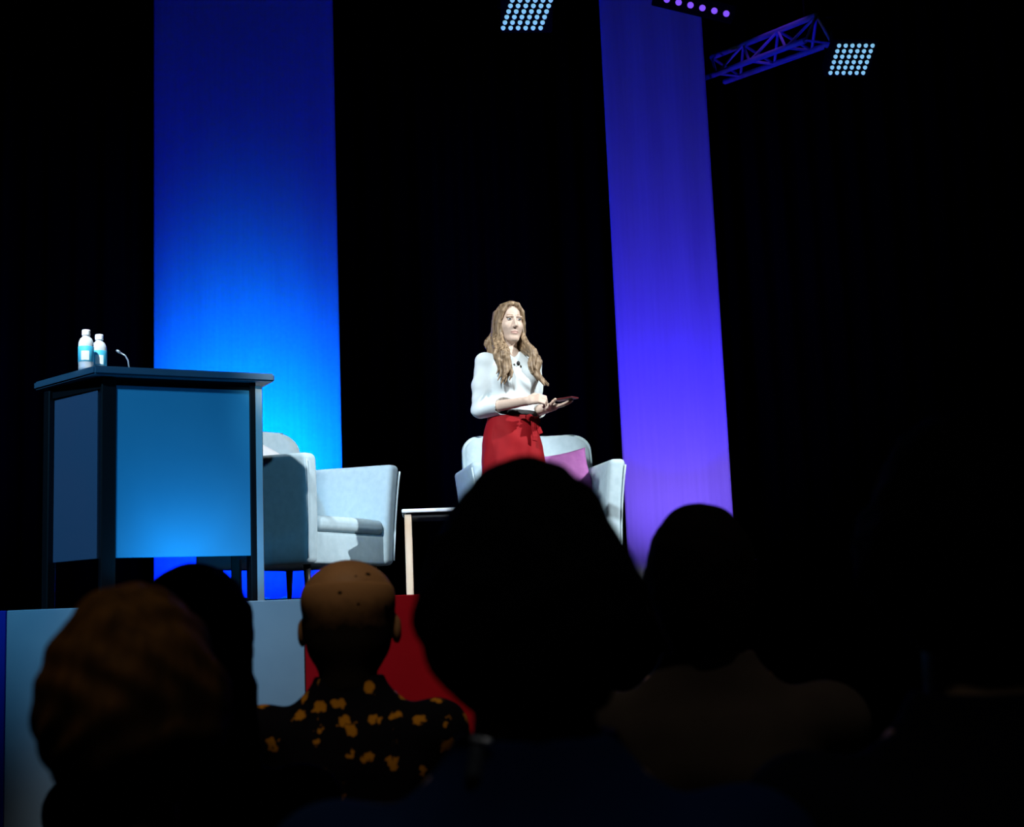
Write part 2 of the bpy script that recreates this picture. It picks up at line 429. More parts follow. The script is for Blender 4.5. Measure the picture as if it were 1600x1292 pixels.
# truss (seen at an angle, lit violet from below)
tA, tB = P(1112, 90, 12.7), P(1276, 24, 10.9)
t = thing('lighting_truss', 'triangular metal lighting truss glowing violet under the ceiling', 'truss', tA)
ax = tB-tA; ln = ax.length
up = Vector((0, 0, 1)); sd = ax.cross(up).normalized()
if sd.y > 0: sd = -sd
dp = 0.24
A0, B0 = Vector((0, 0, 0)), ax
offs = [Vector((0, 0, 0)), Vector((0, 0, -dp))-sd*0.13, Vector((0, 0, -dp))+sd*0.13]
for o_ in offs:
    obj('chord', bm_tube([A0+o_-ax*0.6*(o_.z == 0)*0, B0+o_], 0.026, 10), M_truss, t)
nb = 3
for i in range(nb):
    a, b = i/nb, (i+1)/nb; mid = (a+b)/2
    for o_ in offs[1:]:
        obj('brace', bm_tube([A0+ax*a, A0+ax*mid+o_], 0.013, 8), M_truss, t)
        obj('brace', bm_tube([A0+ax*mid+o_, A0+ax*b], 0.013, 8), M_truss, t)
    obj('brace', bm_tube([A0+ax*mid+offs[1], A0+ax*mid+offs[2]], 0.013, 8), M_truss, t)
obj('end_frame', bm_tube([B0+offs[0], B0+offs[1], B0+offs[2], B0+offs[0]], 0.016, 8), M_truss, t)
for q in (0.1, 0.9):
    obj('hanging_cable', bm_tube([A0+ax*q, A0+ax*q+Vector((0, 0, 7.5-tA.z-ax.z*q))], 0.008, 6), M_black, t)
spot('truss_light', tA+ax*0.7+Vector((-0.3, -1.2, 1.3)), tA+ax*0.72, 90, (0.16, 0.05, 1.0), 30, 0.9, 0.03)

# ================================================================== LECTERN
s_l = 6.52
cA = Vector((PZ(158, 6.52, 0.5), 6.52)); cB = Vector((PZ(406, 6.88, 0.5), 6.88))
fd = (cB-cA).normalized(); fw = (cB-cA).length
ang = math.atan2(fd.y, fd.x)
lec = thing('lectern', 'large lectern with glowing blue front panel and dark metal posts', 'lectern', (cA.x, cA.y, 0), ang)
# local frame: x along the front from the near corner, y backwards
LH = (P(150, 573, 6.5).z+P(425, 584, 6.88).z)/2
wing = math.radians(25); dpt = 0.50
bl = Vector((-math.sin(wing)*dpt, math.cos(wing)*dpt)); br = Vector((fw+math.sin(wing)*0.05, math.cos(wing)*dpt))
ovh = 0.045
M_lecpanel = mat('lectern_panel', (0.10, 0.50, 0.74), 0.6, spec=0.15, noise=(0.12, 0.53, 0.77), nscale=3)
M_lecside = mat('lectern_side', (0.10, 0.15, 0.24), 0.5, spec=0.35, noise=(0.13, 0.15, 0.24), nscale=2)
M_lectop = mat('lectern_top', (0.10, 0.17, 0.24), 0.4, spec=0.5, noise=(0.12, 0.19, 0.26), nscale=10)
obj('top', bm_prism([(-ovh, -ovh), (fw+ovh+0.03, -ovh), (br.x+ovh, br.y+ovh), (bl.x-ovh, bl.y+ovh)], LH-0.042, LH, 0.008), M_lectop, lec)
obj('apron', bm_prism([(0.01, 0.02), (fw-0.01, 0.02), (br.x-0.02, br.y-0.02), (bl.x+0.02, bl.y-0.02)], LH-0.10, LH-0.042), M_metal_dark, lec)
def lpost(x, y, wx, wy, mm, rz=0):
    o = obj('post', bm_box((-wx/2, -wy/2, 0), (wx/2, wy/2, LH-0.06), 0.004, 1), mm, lec); o.location = (x, y, 0); o.rotation_euler.z = rz
lpost(0.035, 0.035, 0.07, 0.07, M_metal_dark)
lpost(fw-0.03, 0.045, 0.035, 0.09, M_metal_dark)
lpost(fw-0.0, 0.03, 0.042, 0.06, mat('lectern_post', (0.62, 0.72, 0.74), 0.55, 0.0, noise=(0.66, 0.75, 0.77), nscale=12))
lpost(bl.x+0.03, bl.y-0.03, 0.05, 0.05, M_metal_dark, wing)
lpost(br.x-0.03, br.y-0.03, 0.05, 0.05, M_metal_dark, -wing)
zb = P(280, 870, 6.7).z
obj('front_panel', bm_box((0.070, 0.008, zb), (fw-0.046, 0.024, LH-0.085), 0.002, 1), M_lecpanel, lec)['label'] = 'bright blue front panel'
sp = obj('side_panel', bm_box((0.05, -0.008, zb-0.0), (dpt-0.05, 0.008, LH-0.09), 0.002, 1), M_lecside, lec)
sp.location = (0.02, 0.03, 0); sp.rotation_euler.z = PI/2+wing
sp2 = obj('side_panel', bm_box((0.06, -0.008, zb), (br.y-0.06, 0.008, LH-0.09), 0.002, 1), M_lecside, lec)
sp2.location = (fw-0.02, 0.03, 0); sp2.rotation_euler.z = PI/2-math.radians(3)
obj('rail', bm_box((0.07, 0.03, 0.0), (fw-0.05, 0.06, 0.03), 0.004, 1), M_metal_dark, lec)
obj('shelf', bm_prism([(0.04, 0.08), (fw-0.05, 0.08), (br.x-0.06, br.y-0.06), (bl.x+0.06, bl.y-0.06)], LH-0.36, LH-0.34), M_metal_dark, lec)
def L2W(x, y, z):
    return Vector((cA.x+x*math.cos(ang)-y*math.sin(ang), cA.y+x*math.sin(ang)+y*math.cos(ang), z))
# small floor light added to brighten the lectern panel from below
ul = Vector((PZ(312, SE+0.07, 0.05), SE+0.07, 0))
uy = SE+0.07
t = thing('added_floor_batten', 'added short black floor light at the stage edge before the lectern', 'stage light', (ul.x, uy, 0), 0)
obj('housing', bm_box((-0.19, -0.04, 0.012), (0.19, 0.04, 0.05), 0.008, 2), M_black, t)
for s in (-1, 1): obj('foot', bm_box((s*0.14-0.02, -0.05, 0), (s*0.14+0.02, 0.05, 0.012), 0.003, 1), M_black, t)
for i in range(5):
    o = obj('lens', bm_lathe([(0.025, 0), (0.023, 0.005), (0.01, 0.008)], 14), M_lens_b, t, True); o.location = (-0.14+0.07*i, 0, 0.049)
for dx, pw in ((-0.14, 2.6), (0.0, 2.6), (0.14, 4.2)):
    spot('lectern_fill_light', (ul.x+dx, uy, 0.075), L2W(0.44+dx*1.8, 0.0, 0.62), pw, (0.0, 0.40, 1.0), 122, 0.5, 0.03)

# bottles and microphone on the lectern
M_plastic = mat('bottle_plastic', (0.90, 0.96, 1.0), 0.15, trans=0.35, spec=0.5, noise=(0.95, 0.98, 1.0), nscale=30)
M_cap = mat('bottle_cap', (0.92, 0.93, 0.95), 0.4, bump=0.02)
M_label = mat('bottle_label', (0.06, 0.50, 0.75), 0.5, bump=0.01)
M_label2 = mat('bottle_label_white', (0.80, 0.92, 0.97), 0.5, bump=0.01)
def bottle(px, py, Y, label, lm, rot):
    p = P(px, py, Y)
    t = thing('water_bottle', label, 'bottle', (p.x, Y, LH), rot, 'water bottles on the lectern'); t.scale = (1.1, 1.1, 1.06)
    obj('body', bm_lathe([(0.026, 0), (0.033, 0.004), (0.034, 0.02), (0.0325, 0.03), (0.034, 0.04), (0.034, 0.125), (0.033, 0.14), (0.026, 0.158), (0.0165, 0.168), (0.0165, 0.176)], 24), M_plastic, t, True)
    obj('cap', bm_lathe([(0.0185, 0.174), (0.0190, 0.178), (0.0190, 0.198), (0.0175, 0.201)], 24), M_cap, t)
    obj('label_band', bm_lathe([(0.0346, 0.045), (0.0350, 0.046), (0.0350, 0.118), (0.0346, 0.119)], 24), lm, t, True)
    b = bmesh.new(); n = 8; a0, a1 = -2.0, -0.95
    vs = [[b.verts.new((0.0356*math.cos(a0+(a1-a0)*i/n), 0.0356*math.sin(a0+(a1-a0)*i/n), z)) for i in range(n+1)] for z in (0.05, 0.095)]
    for i in range(n): b.faces.new((vs[0][i], vs[0][i+1], vs[1][i+1], vs[1][i]))
    obj('label_patch', b, M_label2, t, True)
bottle(134.5, 540, 6.62, 'clear water bottle with blue label at the lectern corner, left of two', M_label, 0.1)
bottle(155, 540, 6.74, 'clear water bottle with blue label beside the gooseneck microphone, right of two', M_label, 0.25)
mp = [P(203, 574, 6.72), P(200, 563, 6.72), P(195.5, 555.5, 6.72), P(188, 551, 6.72)]
t = thing('gooseneck_microphone', 'short curved gooseneck microphone on the lectern top', 'microphone', (mp[0].x, 6.72, LH))
b0 = Vector((mp[0].x, 6.72, LH))
obj('base', bm_lathe([(0.02, 0), (0.02, 0.006), (0.008, 0.01)], 14), M_metal_dark, t, True)
M_goose = mat('gooseneck', (0.25, 0.3, 0.36), 0.35, 0.5, bump=0.05)
obj('neck', bm_tube([(0, 0, 0.005)]+[q-b0 for q in mp[1:]], 0.0042, 10), M_goose, t, True)
d_ = (mp[3]-mp[2]).normalized()
obj('capsule', bm_tube([mp[3]-b0, mp[3]-b0+d_*0.012, mp[3]-b0+d_*0.024], [0.006, 0.008, 0.005], 10), M_goose, t, True)
pp = L2W(0.27, 0.14, LH)
o = obj('paper_sheet', bm_box((-0.10, -0.07, 0), (0.10, 0.07, 0.003)), mat('paper', (0.85, 0.85, 0.82), 0.8, bump=0.02), None)
o.location = (pp.x, pp.y, LH+0.0005); o.rotation_euler.z = ang; tag(o, 'white paper sheet lying on the lectern top by the microphone', 'paper')

# ================================================================== ARMCHAIRS
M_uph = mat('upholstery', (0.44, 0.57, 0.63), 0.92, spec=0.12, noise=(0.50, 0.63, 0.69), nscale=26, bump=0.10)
M_leg = mat('chair_leg', (0.012, 0.012, 0.014), 0.4, spec=0.4, bump=0.01)
M_pipe = mat('chair_piping', (0.50, 0.62, 0.68), 0.85, spec=0.1, bump=0.02)
def armchair(loc, rz, label):
    t = thing('armchair', label, 'armchair', loc, rz, 'pale grey armchairs on the stage')
    wd, zb_, za, zt = 0.47, 0.22, 0.845, 1.105
    obj('seat_base', bm_rbox((-0.40, -0.405, zb_), (0.40, 0.36, 0.405), 0.018), M_uph, t, True)
    # seat cushion with crowned top
    def crown(v):
        k = max(0, 1-(v.x/0.36)**2)*max(0, 1-((v.y+0.04)/0.38)**2)
        return (v.x, v.y, v.z+(0.03*k if v.z > 0.46 else 0))
    obj('seat_cushion', bm_rbox((-0.345, -0.42, 0.408), (0.345, 0.30, 0.495), 0.035, 8, fn=crown), M_uph, t, True)
    # arms: slightly flared, rounded, sloping down a touch to the front
    for s in (-1, 1):
        def fn(v, s=s):
            h_ = (v.z-zb_)/(za-zb_)
            x = v.x + s*0.045*h_*h_
            z = v.z + (0.02*h_*(v.y+0.42)/0.8)
            y = v.y + (0.03*(1-h_) if v.y < -0.3 else 0)
            return (x, y, z)
        x0, x1 = (0.345, 0.455) if s > 0 else (-0.455, -0.345)
        a = obj('arm', bm_rbox((x0, -0.45, zb_), (x1, 0.40, za), 0.035, 6, fn=fn), M_uph, t, True)
        xo = x0 if s > 0 else x1
        xi = s*0.35
        pts = []
        for q in range(9):
            h_ = q/8; pts.append((s*0.452+s*0.045*h_*h_-s*0.004, -0.447+0.03*(1-h_), zb_+0.03+(za-zb_-0.07)*h_))
        obj('piping', bm_tube(pts, 0.006, 6), M_pipe, a, True)
    # back: rounded top corners, leaning, curved
    b = bmesh.new(); prof = []
    wt, wb2 = 0.445, 0.45
    for q in range(-10, 11):
        pass
    out = [(-wb2, zb_), (-wb2, 0.62)]
    for q in range(0, 9):
        a_ = PI-(PI/2)*q/8; out.append((-wt+0.115+0.115*math.cos(a_), zt-0.115+0.115*math.sin(a_)))
    out += [(-x, z) for x, z in out[::-1]]
    ys = lambda x, z, f: 0.26+0.13*f + 0.17*(z-0.4) - 0.10*(abs(x)/0.44)**2.2
    va = [b.verts.new((x, ys(x, z, 0), z)) for x, z in out]; vb = [b.verts.new((x, ys(x, z, 1), z)) for x, z in out]
    n = len(out); half = n//2
    for grp, flip in ((va, False), (vb, True)):
        cols = []
        for i in range(half):
            l_, r_ = grp[i], grp[n-1-i]
            row = [l_]
            for q in range(1, 8):
                x = l_.co.x+(r_.co.x-l_.co.x)*q/8; z = l_.co.z
                row.append(b.verts.new((x, ys(x, z, 1 if flip else 0) + (0.0 if flip else -0.02*(1-(x/0.44)**2)), z)))
            row.append(r_); cols.append(row)
        for r1, r2 in zip(cols, cols[1:]):
            for q in range(8): b.faces.new((r1[q], r1[q+1], r2[q+1], r2[q]))
        if flip: bot1 = cols[0]; top1 = cols[-1]
        else: bot0 = cols[0]; top0 = cols[-1]
    for i in range(n-1):
        if i == half-1: continue
        b.faces.new((va[i], va[i+1], vb[i+1], vb[i]))
    for q in range(8):
        b.faces.new((bot0[q], bot0[q+1], bot1[q+1], bot1[q])); b.faces.new((top0[q], top0[q+1], top1[q+1], top1[q]))
    bmesh.ops.recalc_face_normals(b, faces=b.faces[:])
    es = [e for e in b.edges if len(e.link_faces) == 2 and e.calc_face_angle(0) > 0.9]
    bmesh.ops.bevel(b, geom=es, offset=0.022, segments=3, affect='EDGES')
    obj('backrest', b, M_uph, t, True)
    for sx in (-1, 1):
        for sy, y in ((-1, -0.33), (1, 0.30)):
            obj('leg', bm_tube([(sx*0.37, y+sy*0.025, 0), (sx*0.34, y, zb_+0.01)], [0.012, 0.023], 10), M_leg, t, True)
    return t
def pillow(name, w_, h_, th, material, loc, rot, label, cat='cushion'):
    b = bmesh.new(); n = 14; g = {}
    for side_ in (-1, 1):
        for i in range(n+1):
            for j in range(n+1):
                u_, v_ = 2*i/n-1, 2*j/n-1
                if side_ == 1 and (i in (0, n) or j in (0, n)): g[(side_, i, j)] = g[(-1, i, j)]; continue
                k = (max(0, 1-u_*u_)*max(0, 1-v_*v_))**0.45
                pin = 1-0.10*(1-abs(v_)**2)*abs(u_)**3; pin2 = 1-0.10*(1-abs(u_)**2)*abs(v_)**3
                g[(side_, i, j)] = b.verts.new((u_*w_/2*pin, side_*th/2*k, v_*h_/2*pin2))
        for i in range(n):
            for j in range(n):
                b.faces.new((g[(side_, i, j)], g[(side_, i+1, j)], g[(side_, i+1, j+1)], g[(side_, i, j+1)]))
    bmesh.ops.recalc_face_normals(b, faces=b.faces[:])
    o = obj(name, b, material, None, True); o.location = loc; o.rotation_euler = rot
    return tag(o, label, cat)
aL = Vector((PZ(461, 8.15, 0.5), 8.15, 0)); rL = math.radians(63)
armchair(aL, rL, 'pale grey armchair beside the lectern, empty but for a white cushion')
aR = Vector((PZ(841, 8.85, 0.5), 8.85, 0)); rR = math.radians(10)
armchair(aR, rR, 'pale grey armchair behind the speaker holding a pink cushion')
def loc2(base, rz, x, y, z):
    return Vector((base.x+x*math.cos(rz)-y*math.sin(rz), base.y+x*math.sin(rz)+y*math.cos(rz), z))
M_pink = mat('pink_fabric', (0.42, 0.14, 0.42), 0.9, spec=0.1, noise=(0.50, 0.18, 0.48), nscale=18, bump=0.08)
M_whitef = mat('white_fabric', (0.80, 0.82, 0.84), 0.9, spec=0.1, noise=(0.85, 0.86, 0.88), nscale=18, bump=0.05)
pillow('cushion', 0.42, 0.36, 0.13, M_pink, loc2(aR, rR, 0.185, 0.06, 0.79), (math.radians(-20), math.radians(-9), rR), 'plump pink cushion leaning in the armchair behind the speaker')
pillow('cushion', 0.40, 0.36, 0.13, M_whitef, loc2(aL, rL, -0.17, 0.07, 0.80), (math.radians(-18), math.radians(14), rL), 'white cushion leaning in the armchair beside the lectern')

# ------------------------------------------------------------------ side table
M_ttop = mat('table_top', (0.75, 0.78, 0.82), 0.25, spec=0.5, noise=(0.8, 0.82, 0.85), nscale=6)
M_wood = mat('pale_wood', (0.62, 0.47, 0.34), 0.5, spec=0.3, noise=(0.72, 0.58, 0.44), nscale=9, stretch=(6, 6, 0.6))
tY = 8.0
tx0 = PZ(620, tY-0.2, 0.5)
t = thing('side_table', 'low side table with white top and pale wooden legs between the armchairs', 'table', (tx0+0.205, tY+0.0, 0), math.radians(4))
th_ = P(640, 795, tY-0.2).z
obj('table_top', bm_box((-0.19, -0.19, th_-0.022), (0.19, 0.19, th_), 0.006, 2), M_ttop, t)
obj('apron', bm_box((-0.165, -0.165, th_-0.05), (0.165, 0.165, th_-0.022)), M_metal_dark, t)
for sx in (-1, 1):
    for sy in (-1, 1):
        obj('leg', bm_box((sx*0.155-0.02, sy*0.155-0.02, 0), (sx*0.155+0.02, sy*0.155+0.02, th_-0.03), 0.003, 1), M_wood, t)

# ================================================================== THE SPEAKER
def skin_mat(name, col, col2):
    return mat(name, col, 0.5, spec=0.3, noise=col2, nscale=25)
M_skin = skin_mat('skin_fair', (0.62, 0.46, 0.37), (0.66, 0.50, 0.41))
M_lip = mat('lips', (0.52, 0.31, 0.26), 0.5, bump=0.02)
M_eye = mat('eye_white', (0.75, 0.75, 0.75), 0.3, bump=0.01)
M_iris = mat('eye_iris', (0.05, 0.06, 0.07), 0.3, bump=0.01)
M_brow = mat('eyebrow', (0.34, 0.23, 0.15), 0.8, bump=0.05)
M_hair = mat('hair_blonde', (0.075, 0.040, 0.018), 0.5, spec=0.35, noise=(0.43, 0.305, 0.19), nscale=18, stretch=(5, 5, 0.16), bump=0.12)
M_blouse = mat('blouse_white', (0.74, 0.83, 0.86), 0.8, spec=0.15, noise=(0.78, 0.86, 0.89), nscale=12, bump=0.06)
M_trous = mat('trousers_red', (0.26, 0.003, 0.008), 0.75, spec=0.2, noise=(0.32, 0.006, 0.010), nscale=10, bump=0.06)
M_matteblack = mat('matte_black', (0.006, 0.006, 0.008), 0.6, bump=0.02)
M_gold = mat('gold', (0.8, 0.55, 0.25), 0.3, 0.9, bump=0.01)

def hand(fl, wrist, tip_dir, palm_n, curl, side, k=0.004, spread=0.0, thumb_curl=0.5):
    """fl: Field; wrist point, direction of the fingers, normal on the palm's inner side; curl per joint; side = +1 thumb towards tip x palm_n"""
    w_ = np.array(wrist, float); t_ = np.array(tip_dir, float); t_ /= np.linalg.norm(t_)
    n_ = np.array(palm_n, float); n_ -= t_*(n_@t_); n_ /= np.linalg.norm(n_)
    sd_ = np.cross(t_, n_)*side
    fl.cap(w_, w_+t_*0.03, 0.021, 0.023, 0.012)
    for q in (-0.024, -0.008, 0.008, 0.024):
        fl.cap(w_+t_*0.02+sd_*q*0.7, w_+t_*0.078+sd_*q, 0.014, 0.0115, 0.008)
    tips = []
    for i, (q, Lf) in enumerate(((0.026, 0.9), (0.009, 1.0), (-0.009, 0.94), (-0.026, 0.76))):
        p = w_+t_*0.080+sd_*q; a = 0.0; d = t_+sd_*spread*q*10
        for seg, (ll, rr) in enumerate(((0.040, 0.0088), (0.026, 0.008), (0.020, 0.0072))):
            a += curl[seg]
            dd = d*math.cos(a)+n_*math.sin(a); dd /= np.linalg.norm(dd)
            p2 = p+dd*ll*Lf
            fl.cap(p, p2, rr, rr*0.9, 0.0035); p = p2
        tips.append(p)
    p = w_+t_*0.022+sd_*0.024
    d1 = t_*0.55+sd_*0.75+n_*0.35; d1 /= np.linalg.norm(d1)
    d2 = t_*0.85+sd_*0.2+n_*(0.3+thumb_curl); d2 /= np.linalg.norm(d2)
    fl.cap(p, p+d1*0.036, 0.0135, 0.011, 0.01); p = p+d1*0.036
    fl.cap(p, p+d2*0.030, 0.0102, 0.0092, 0.004); p = p+d2*0.030
    d3 = t_*0.9+n_*(0.3+thumb_curl*1.3); d3 /= np.linalg.norm(d3)
    fl.cap(p, p+d3*0.022, 0.0092, 0.0075, 0.004)
    return tips

def make_speaker():
    base = Vector((PZ(801, 7.8, 1.0), 7.8, 0)); yaw = math.radians(28)
    t = thing('person', 'person in white blouse and red trousers speaking on the stage, holding a small device', 'person', base, yaw)
    RE, RW = (-0.195, 0.030, 1.080), (-0.020, -0.215, 1.096)
    LE, LW = (0.185, 0.075, 1.085), (0.152, -0.180, 1.070)
    RS, LS = (-0.160, 0.022, 1.362), (0.160, 0.022, 1.362)
    # --- body
    f = Field((-0.30, -0.44, -0.005), (0.30, 0.24, 1.76), 0.0038)
    zc = 1.603
    f.ell((0, 0.010, zc+0.012), (0.070, 0.090, 0.100), 0.02)            # skull
    f.ell((0, -0.028, zc-0.038), (0.066, 0.066, 0.085), 0.03)           # face
    f.ell((0, -0.042, zc+0.045), (0.052, 0.045, 0.045), 0.02)           # forehead
    f.ell((0, -0.055, zc-0.108), (0.025, 0.026, 0.020), 0.025)          # chin
    for s in (-1, 1):
        f.ell((s*0.040, -0.058, zc-0.033), (0.022, 0.024, 0.022), 0.02) # cheek
        f.cap((s*0.048, 0.0, zc-0.068), (s*0.018, -0.060, zc-0.110), 0.014, 0.012, 0.02)  # jaw
        f.ell((s*0.030, -0.103, zc+0.000), (0.015, 0.014, 0.009), 0.010, 'sub')  # socket
        f.cap((s*0.013, -0.094, zc+0.020), (s*0.046, -0.082, zc+0.018), 0.008, 0.006, 0.010)  # brow ridge
        f.ell((s*0.072, 0.012, zc-0.015), (0.008, 0.018, 0.030), 0.006) # ear
        f.ell((s*0.009, -0.101, zc-0.044), (0.008, 0.009, 0.007), 0.006)  # nostril wing
    f.cap((0, -0.092, zc+0.008), (0, -0.109, zc-0.038), 0.007, 0.0095, 0.010)  # nose
    f.ell((0, -0.083, zc-0.070), (0.022, 0.010, 0.0055), 0.006)         # upper lip
    f.ell((0, -0.081, zc-0.082), (0.019, 0.010, 0.0062), 0.006)         # lower lip
    f.cap((-0.020, -0.094, zc-0.076), (0.020, -0.094, zc-0.076), 0.0035, k=0.003, op='sub')
    f.cap((0, 0.012, 1.53), (0, 0.022, 1.40), 0.049, 0.052, 0.025)      # neck
    f.loft([(1.02, 0.125, 0.085, 0, 0.01), (1.12, 0.118, 0.08, 0, 0.005), (1.22, 0.130, 0.09, 0, 0), (1.30, 0.142, 0.095, 0, 0), (1.36, 0.150, 0.082, 0, 0.01), (1.405, 0.09, 0.06, 0, 0.018), (1.43, 0.055, 0.05, 0, 0.02)], 0.03)
    f.loft([(0.80, 0.155, 0.10, 0, 0.01), (0.92, 0.155, 0.105, 0, 0.012), (1.03, 0.126, 0.086, 0, 0.01)], 0.03)
    for s in (-1, 1):
        f.chain([(s*0.085, 0.01, 0.84), (s*0.085, 0.0, 0.48), (s*0.085, 0.015, 0.09)], [0.085, 0.056, 0.037], 0.03)
        f.cap((s*0.085, 0.03, 0.035), (s*0.095, -0.13, 0.028), 0.032, 0.024, 0.02)
    f.chain([RS, RE, RW], [0.046, 0.038, 0.025], 0.02)
    f.chain([LS, LE, LW], [0.046, 0.038, 0.025], 0.02)
    hand(f, RW, (0.62, -0.70, 0.10), (0.62, 0.55, -0.55), (0.75, 1.0, 0.7), 1, thumb_curl=0.5)
    tipsL = hand(f, LW, (0.42, -0.86, 0.05), (-0.2, 0.0, 1.0), (0.10, 0.15, 0.15), 1, thumb_curl=0.2)
    tw = math.radians(-5)
    def twist(me_):
        n_ = len(me_.vertices); co_ = np.empty(n_*3, np.float32); me_.vertices.foreach_get('co', co_); co_ = co_.reshape(-1, 3)
        k_ = np.clip((co_[:, 2]-1.42)/0.08, 0, 1); k_ = k_*k_*(3-2*k_)*tw
        x_, y_ = co_[:, 0].copy(), co_[:, 1].copy()
        co_[:, 0] = x_*np.cos(k_)-y_*np.sin(k_); co_[:, 1] = x_*np.sin(k_)+y_*np.cos(k_)
        me_.vertices.foreach_set('co', co_.ravel()); me_.update(); return me_
    def twp(p): return (p[0]*math.cos(tw)-p[1]*math.sin(tw), p[0]*math.sin(tw)+p[1]*math.cos(tw), p[2])
    me = f.mesh('body')
    me.materials.append(M_skin); me.materials.append(M_lip); me.materials.append(M_brow)
    co = np.empty(len(me.polygons)*3); me.polygons.foreach_get('center', co); co = co.reshape(-1, 3)
    mi = np.zeros(len(co), np.int32)
    lip = (co[:, 1] < -0.070) & (((co[:, 0]/0.024)**2+((co[:, 2]-(zc-0.076))/0.0110)**2) < 1)
    mi[lip] = 1
    ax_ = np.abs(co[:, 0]); bz = zc+0.0235+0.004*np.sin((ax_-0.012)/0.036*PI)
    mi[(co[:, 1] < -0.07) & (ax_ > 0.013) & (ax_ < 0.050) & (np.abs(co[:, 2]-bz) < 0.0040)] = 2
    me.polygons.foreach_set('material_index', mi)
    twist(me); link('body', me, None, t)
    for s in (-1, 1):
        b = bmesh.new(); bmesh.ops.create_uvsphere(b, u_segments=16, v_segments=10, radius=0.0125)
        e = obj('eye', b, M_eye, t, True); e.location = twp((s*0.031, -0.0845, zc+0.001)); e.rotation_euler.z = tw; e.scale = (1.1, 0.9, 0.62)
        b = bmesh.new(); bmesh.ops.create_uvsphere(b, u_segments=14, v_segments=8, radius=0.0080)
        i_ = obj('iris', b, M_iris, e, True); i_.location = (0.001, -0.0082, 0)
        # upper lid line
        b = bm_tube([(s*0.017, -0.0965, zc+0.004), (s*0.031, -0.0985, zc+0.0095), (s*0.046, -0.0895, zc+0.004)], [0.0012, 0.0022, 0.0016], 6)
        twist(obj('eyelashes', b, M_brow, t, True).data)
    # --- blouse
    f = Field((-0.32, -0.30, 0.98), (0.32, 0.22, 1.48), 0.0042)
    f.loft([(1.035, 0.150, 0.108, 0, 0.008), (1.09, 0.150, 0.108, 0, 0.004), (1.15, 0.147, 0.106, 0, 0.0), (1.22, 0.155, 0.115, 0, -0.004), (1.30, 0.163, 0.115, 0, -0.002), (1.36, 0.165, 0.098, 0, 0.012), (1.405, 0.110, 0.076, 0, 0.02), (1.425, 0.075, 0.066, 0, 0.022)], 0.02)
    for s in (-1, 1): f.ell((s*0.065, -0.085, 1.255), (0.062, 0.05, 0.06), 0.04)
    def sleeve(S, E, Wr, frac):
        S, E, Wr = map(np.array, (S, E, Wr)); cuff = E+(Wr-E)*frac
        f.chain([tuple(S+np.array([0, 0, -0.005])), tuple((S+E)/2), tuple(E)], [0.054, 0.055, 0.050], 0.03)
        f.cap(tuple(E), tuple(cuff), 0.050, 0.043, 0.02)
        f.cap(tuple(cuff), tuple(cuff+(Wr-E)*0.25), 0.052, 0.052, 0.002, 'sub')
        d = (Wr-E)/np.linalg.norm(Wr-E)
        return cuff, d
    cuR, dR = sleeve(RS, RE, RW, 0.50)
    cuL, dL = sleeve(LS, LE, LW, 0.50)
    for s in (-1, 1): f.ell((s*0.150, 0.02, 1.368), (0.055, 0.052, 0.042), 0.03)
    # v-neck opening
    f.cap((0, -0.055, 1.455), (0, -0.118, 1.350), 0.062, 0.008, 0.006, 'sub')
    f.cap((0, 0.015, 1.50), (0, 0.012, 1.42), 0.064, 0.058, 0.006, 'sub')
    def folds(X, Y, Z):
        return (0.0030*np.sin(70*(Z-0.5*X)+9*np.sin(9*X+7*Y))*np.exp(-((Z-1.12)/0.07)**2)
                + 0.0022*np.sin(55*(Z+1.2*X)+4*np.sin(22*Y))*np.exp(-((Z-1.25)/0.12)**2))
    f.disp(folds)
    bl_ = link('blouse', f.mesh('blouse'), M_blouse, t)
    b = bmesh.new(); bmesh.ops.create_uvsphere(b, u_segments=12, v_segments=8, radius=0.011)
    for v in b.verts: v.co.z *= 1.3
    mc = obj('lapel_microphone', b, M_matteblack, bl_, True); mc.location = (-0.012, -0.121, 1.334)
    # --- trousers
    def drape(x, y, z):
        th = np.arctan2(y, x)
        low = np.clip((1.0-z)/0.25, 0, 1)
        return 0.005*low*np.sin(9*th+3*np.sin(4*z))+0.004*np.sin(30*z+5*th)*np.exp(-((z-0.93)/0.08)**2)*(np.cos(th+1.2) > 0)
    f = Field((-0.26, -0.22, 0.03), (0.26, 0.22, 1.07), 0.0048)
    f.loft([(0.45, 0.196, 0.112, 0, 0.008), (0.62, 0.193, 0.120, 0, 0.010), (0.72, 0.192, 0.128, 0, 0.012), (0.80, 0.190, 0.134, 0, 0.012), (0.88, 0.186, 0.136, 0, 0.013), (0.96, 0.170, 0.124, 0, 0.012), (1.02, 0.152, 0.110, 0, 0.008), (1.045, 0.150, 0.108, 0, 0.008)], 0.02, wob=drape)
    for s in (-1, 1):
        f.loft([(0.045, 0.120, 0.125, s*0.105, 0.0), (0.35, 0.108, 0.115, s*0.100, 0.0), (0.60, 0.098, 0.118, s*0.094, 0.01), (0.80, 0.090, 0.118, s*0.090, 0.012), (0.97, 0.045, 0.075, s*0.080, 0.012)], 0.02, wob=lambda x, y, z: 0.004*np.sin(7*np.arctan2(y, x)+2*np.sin(3*z)))
        # pockets / front pleat grooves
        f.cap((s*0.060, -0.128, 1.01), (s*0.075, -0.135, 0.74), 0.004, 0.004, 0.010, 'sub')
        f.cap((s*0.125, -0.095, 1.00), (s*0.175, -0.06, 0.90), 0.003, 0.003, 0.008, 'sub')
    tr = link('trousers', f.mesh('trousers'), M_trous, t)
    # tied sash at the front: knot, two flat loops and two hanging ends
    f = Field((-0.02, -0.20, 0.82), (0.19, -0.05, 1.07), 0.003)
